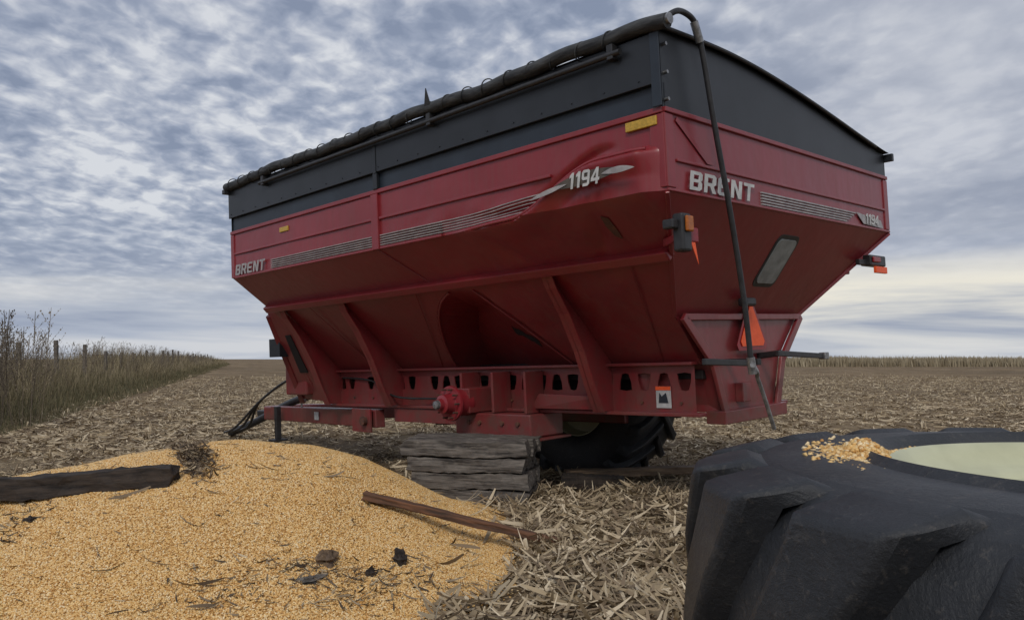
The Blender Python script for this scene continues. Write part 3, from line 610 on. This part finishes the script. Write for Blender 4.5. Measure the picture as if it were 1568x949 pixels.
# ------------------------------------------------------------ foreground tire
R=.965;h=.50
tt=bpy.data.objects.new('tractor_tire',None); sc.collection.objects.link(tt); tt.location=(1.31,1.555,.50); tt.rotation_euler=(0,0,.12)
tp=tire_prof(R,h,.53,.96); revolve('carcass',tp,RUB,tt,160,50); lugs('lugs',R,h,18,RUB,tt,slant=-.38,hw=.105,bev=.02,taper=.42)
revolve('rim',[(.54,.44),(.553,.475),(.545,.486),(.53,.482),(.515,.462),(.49,.44),(.478,.432),(.45,.428),(.43,.41),(.20,.402),(.15,.385),(0,.385)],CREAM,tt,128,40)
revolve('bead_rings',[(.60,.488),(.606,.494),(.612,.490)],RUB,tt,128,60)
tube('valve_stem',[(-.38,.10,.41),(-.37,.11,.45)],.008,STEEL,tt)
n=2600; th=rng.normal(2.65,.19,n); r=rng.normal(.595,.04,n); r=np.clip(r,.545,.78)
hp=.040*np.exp(-((th-2.65)/.17)**2-((r-.585)/.05)**2); zb=np.interp(r,[.53,.58,.63,.7,.8],[.475,.483,.485,.495,.50])
kern_at('kernels_on_tire',r*np.cos(th),r*np.sin(th),zb+hp*rng.uniform(.1,1,n)+.004,tt,1.1)

# ------------------------------------------------------------ timbers
def timber(nm,Lx,w,h,mat,loc,yaw,parent=None,pitch=0,jit=.012,seg=24):
    v=[];f=[];pr=[(-w/2,-h/2),(0,-h/2),(w/2,-h/2),(w/2,0),(w/2,h/2),(0,h/2),(-w/2,h/2),(-w/2,0)]; o=random.random()*50
    for i in range(seg+1):
        x=-Lx/2+Lx*i/seg
        for j,(y,z) in enumerate(pr):
            e=jit*(1.6 if i in(0,seg) else 1)
            v.append((x+(e*random.uniform(-1,1) if i in (0,seg) else 0),y+e*.5*math.sin(x*9+j*2+o)+random.uniform(-1,1)*e*.4,z+e*.5*math.sin(x*7+j*3+o)+random.uniform(-1,1)*e*.4))
    for i in range(seg):
        for j in range(8): a=i*8+j;b_=i*8+(j+1)%8; f.append((a,a+8,b_+8,b_))
    f.append(tuple(range(8))); f.append(tuple(range(seg*8,seg*8+8))[::-1])
    ob=mesh_obj(nm,v,f,mat,parent,bevel=.006); ob.location=loc; ob.rotation_euler=(0,pitch,yaw); return ob
st=bpy.data.objects.new('timber_stack',None); sc.collection.objects.link(st); st.location=(-.32,7.02,0); st.rotation_euler=(0,0,math.radians(-9))
rows=[(.055,1.0,.02,.14),(.195,.98,.04,.135),(.325,1.02,-.01,.12),(.46,1.08,-.03,.14)]
for i,(z,l,dx,hh) in enumerate(rows):
    for j in range(3): timber('beam_%d_%d'%(i,j),l+random.uniform(-.04,.04),.215,hh-.008,WOOD,(dx+random.uniform(-.02,.02),-.22+j*.225+random.uniform(-.01,.01),z),random.uniform(-.015,.015),st)
z=float(surf(-2.6,4.95)); timber('charred_timber',1.14,.13,.125,CHAR,(-2.62,4.92,z+.04),math.radians(3),pitch=math.radians(-4),jit=.018)
zl=float(surf(-.90,5.08)); zr=float(surf(.30,5.08)); zm=max((zl+zr)/2,float(surf(-.3,5.08)),float(surf(-.6,5.08))-(zl-zr)*.25)
timber('wooden_plank',1.26,.08,.045,PLANK,(-.31,5.08,zm+.035),math.radians(1),pitch=math.atan((zl-zr)/1.2),jit=.008)
timber('wooden_board',1.5,.16,.07,TANW,(1.25,8.0,.10),math.radians(14),jit=.01)
timber('wooden_block',.55,.2,.12,CHAR,(.75,7.6,.06),math.radians(-12),jit=.015)
def chunk(nm,x,y,s,mat):
    import bmesh
    bm=bmesh.new(); bmesh.ops.create_icosphere(bm,subdivisions=3,radius=1)
    for q in bm.verts:
        c=q.co; d=1+.25*math.sin(c.x*5+x*9)+.22*math.sin(c.y*6+y*7)+.18*math.sin(c.z*9+x)+random.uniform(-.1,.1); q.co=Vector((c.x*s[0],c.y*s[1],c.z*s[2]))*d
    me=bpy.data.meshes.new(nm); bm.to_mesh(me); bm.free(); me.materials.append(mat); ob=bpy.data.objects.new(nm,me); sc.collection.objects.link(ob); ob.location=(x,y,float(surf(x,y))+s[2]*.3)
    ob.rotation_euler=(0,0,random.uniform(0,3))
chunk('wood_chunk',-.95,4.22,(.065,.045,.05),TANW); chunk('wood_chunk',-.60,4.38,(.05,.035,.045),CHAR); chunk('wood_chunk',-.72,4.18,(.02,.02,.035),CHAR); chunk('dirt_clod',-2.72,4.62,(.045,.03,.015),CHAR); chunk('dirt_clod',-.98,4.0,(.07,.045,.015),WOOD)

# ------------------------------------------------------------ world
wd=bpy.data.worlds.new('World'); sc.world=wd; wd.use_nodes=True; nt=wd.node_tree; bg=nt.nodes['Background']
sky=N(nt,'ShaderNodeTexSky',sky_type='NISHITA'); sky.sun_disc=False; sky.sun_elevation=math.radians(40); sky.sun_rotation=math.radians(191); sky.dust_density=2
tc=N(nt,'ShaderNodeTexCoord'); sp=N(nt,'ShaderNodeSeparateXYZ'); nt.links.new(tc.outputs['Generated'],sp.inputs[0])
def mth(op,a,b=None,c=None):
    n=N(nt,'ShaderNodeMath',operation=op)
    for i,x in enumerate((a,b,c)):
        if x is None: continue
        if hasattr(x,'links'): nt.links.new(x,n.inputs[i])
        else: n.inputs[i].default_value=x
    return n.outputs[0]
zc=mth('MAXIMUM',sp.outputs[2],0.0); den=mth('ADD',zc,.16)
cx=mth('DIVIDE',sp.outputs[0],den); cy=mth('DIVIDE',sp.outputs[1],den)
cb=N(nt,'ShaderNodeCombineXYZ'); nt.links.new(cx,cb.inputs[0]); nt.links.new(cy,cb.inputs[1])
mp=N(nt,'ShaderNodeMapping'); mp.inputs['Rotation'].default_value=(0,0,.7); mp.inputs['Scale'].default_value=(1.2,1.0,1); nt.links.new(cb.outputs[0],mp.inputs[0])
cell=noise(nt,11,4,.5,mp.outputs[0],.3); cell2=noise(nt,4.2,4,.5,mp.outputs[0],.4); bigc=noise(nt,1.4,4,.5,cb.outputs[0],.4)
s1=mth('MULTIPLY_ADD',bigc,.6,mth('MULTIPLY_ADD',cell2,.42,mth('MULTIPLY',cell,.62)))
cl=ramp(nt,s1,[(.69,(2.4,2.85,3.9)),(.78,(3.3,3.75,4.8)),(.86,(4.7,5.05,5.9)),(.96,(7.0,7.2,7.6))])
skc=mixc(nt,.93,sky.outputs[0],cl)
mp2=N(nt,'ShaderNodeMapping'); mp2.inputs['Scale'].default_value=(1.2,1.2,14); nt.links.new(tc.outputs['Generated'],mp2.inputs[0])
stn=noise(nt,2.2,6,.55,mp2.outputs[0],.3)
low=ramp(nt,stn,[(.35,(3.0,3.5,4.6)),(.5,(4.1,4.6,5.6)),(.65,(6.1,6.3,6.7))])
el=ramp(nt,sp.outputs[2],[(.05,1),(.17,0)])
rt=ramp(nt,sp.outputs[0],[(.10,0),(.42,.78)])
smo=ramp(nt,mth('MULTIPLY_ADD',bigc,.7,mth('MULTIPLY',cell2,.3)),[(.38,(3.4,3.75,4.6)),(.62,(5.5,5.75,6.4))]); 
base=mixc(nt,rt,skc,smo); base=mixc(nt,el,base,low)
warm=ramp(nt,sp.outputs[2],[(.0,.15),(.03,.35),(.055,.9),(.085,.75),(.12,0)]); wr=ramp(nt,sp.outputs[0],[(-.0,.12),(.3,1)])
wf_=mth('MULTIPLY',mth('MULTIPLY',warm,wr),ramp(nt,stn,[(.35,.15),(.55,1)])); base=mixc(nt,wf_,base,(9.0,8.5,7.1))
nt.links.new(base,bg.inputs['Color']); bg.inputs['Strength'].default_value=.1
sd=bpy.data.lights.new('sun','SUN'); sd.energy=1.4; sd.angle=math.radians(16); sd.color=(1,.95,.88); so=bpy.data.objects.new('sun',sd); sc.collection.objects.link(so)
az=math.radians(191); e=math.radians(40); dv=Vector((math.sin(az)*math.cos(e),math.cos(az)*math.cos(e),math.sin(e))); so.rotation_euler=dv.to_track_quat('Z','Y').to_euler(); so.location=(0,-5,10)

cam=bpy.data.cameras.new('camera'); cam.sensor_width=36; cam.lens=36*1235/1568; cam.clip_end=9000; cam.clip_start=.05
co=bpy.data.objects.new('camera',cam); sc.collection.objects.link(co); co.location=(0,0,1.2); co.rotation_euler=(math.radians(93.48),0,0); sc.camera=co
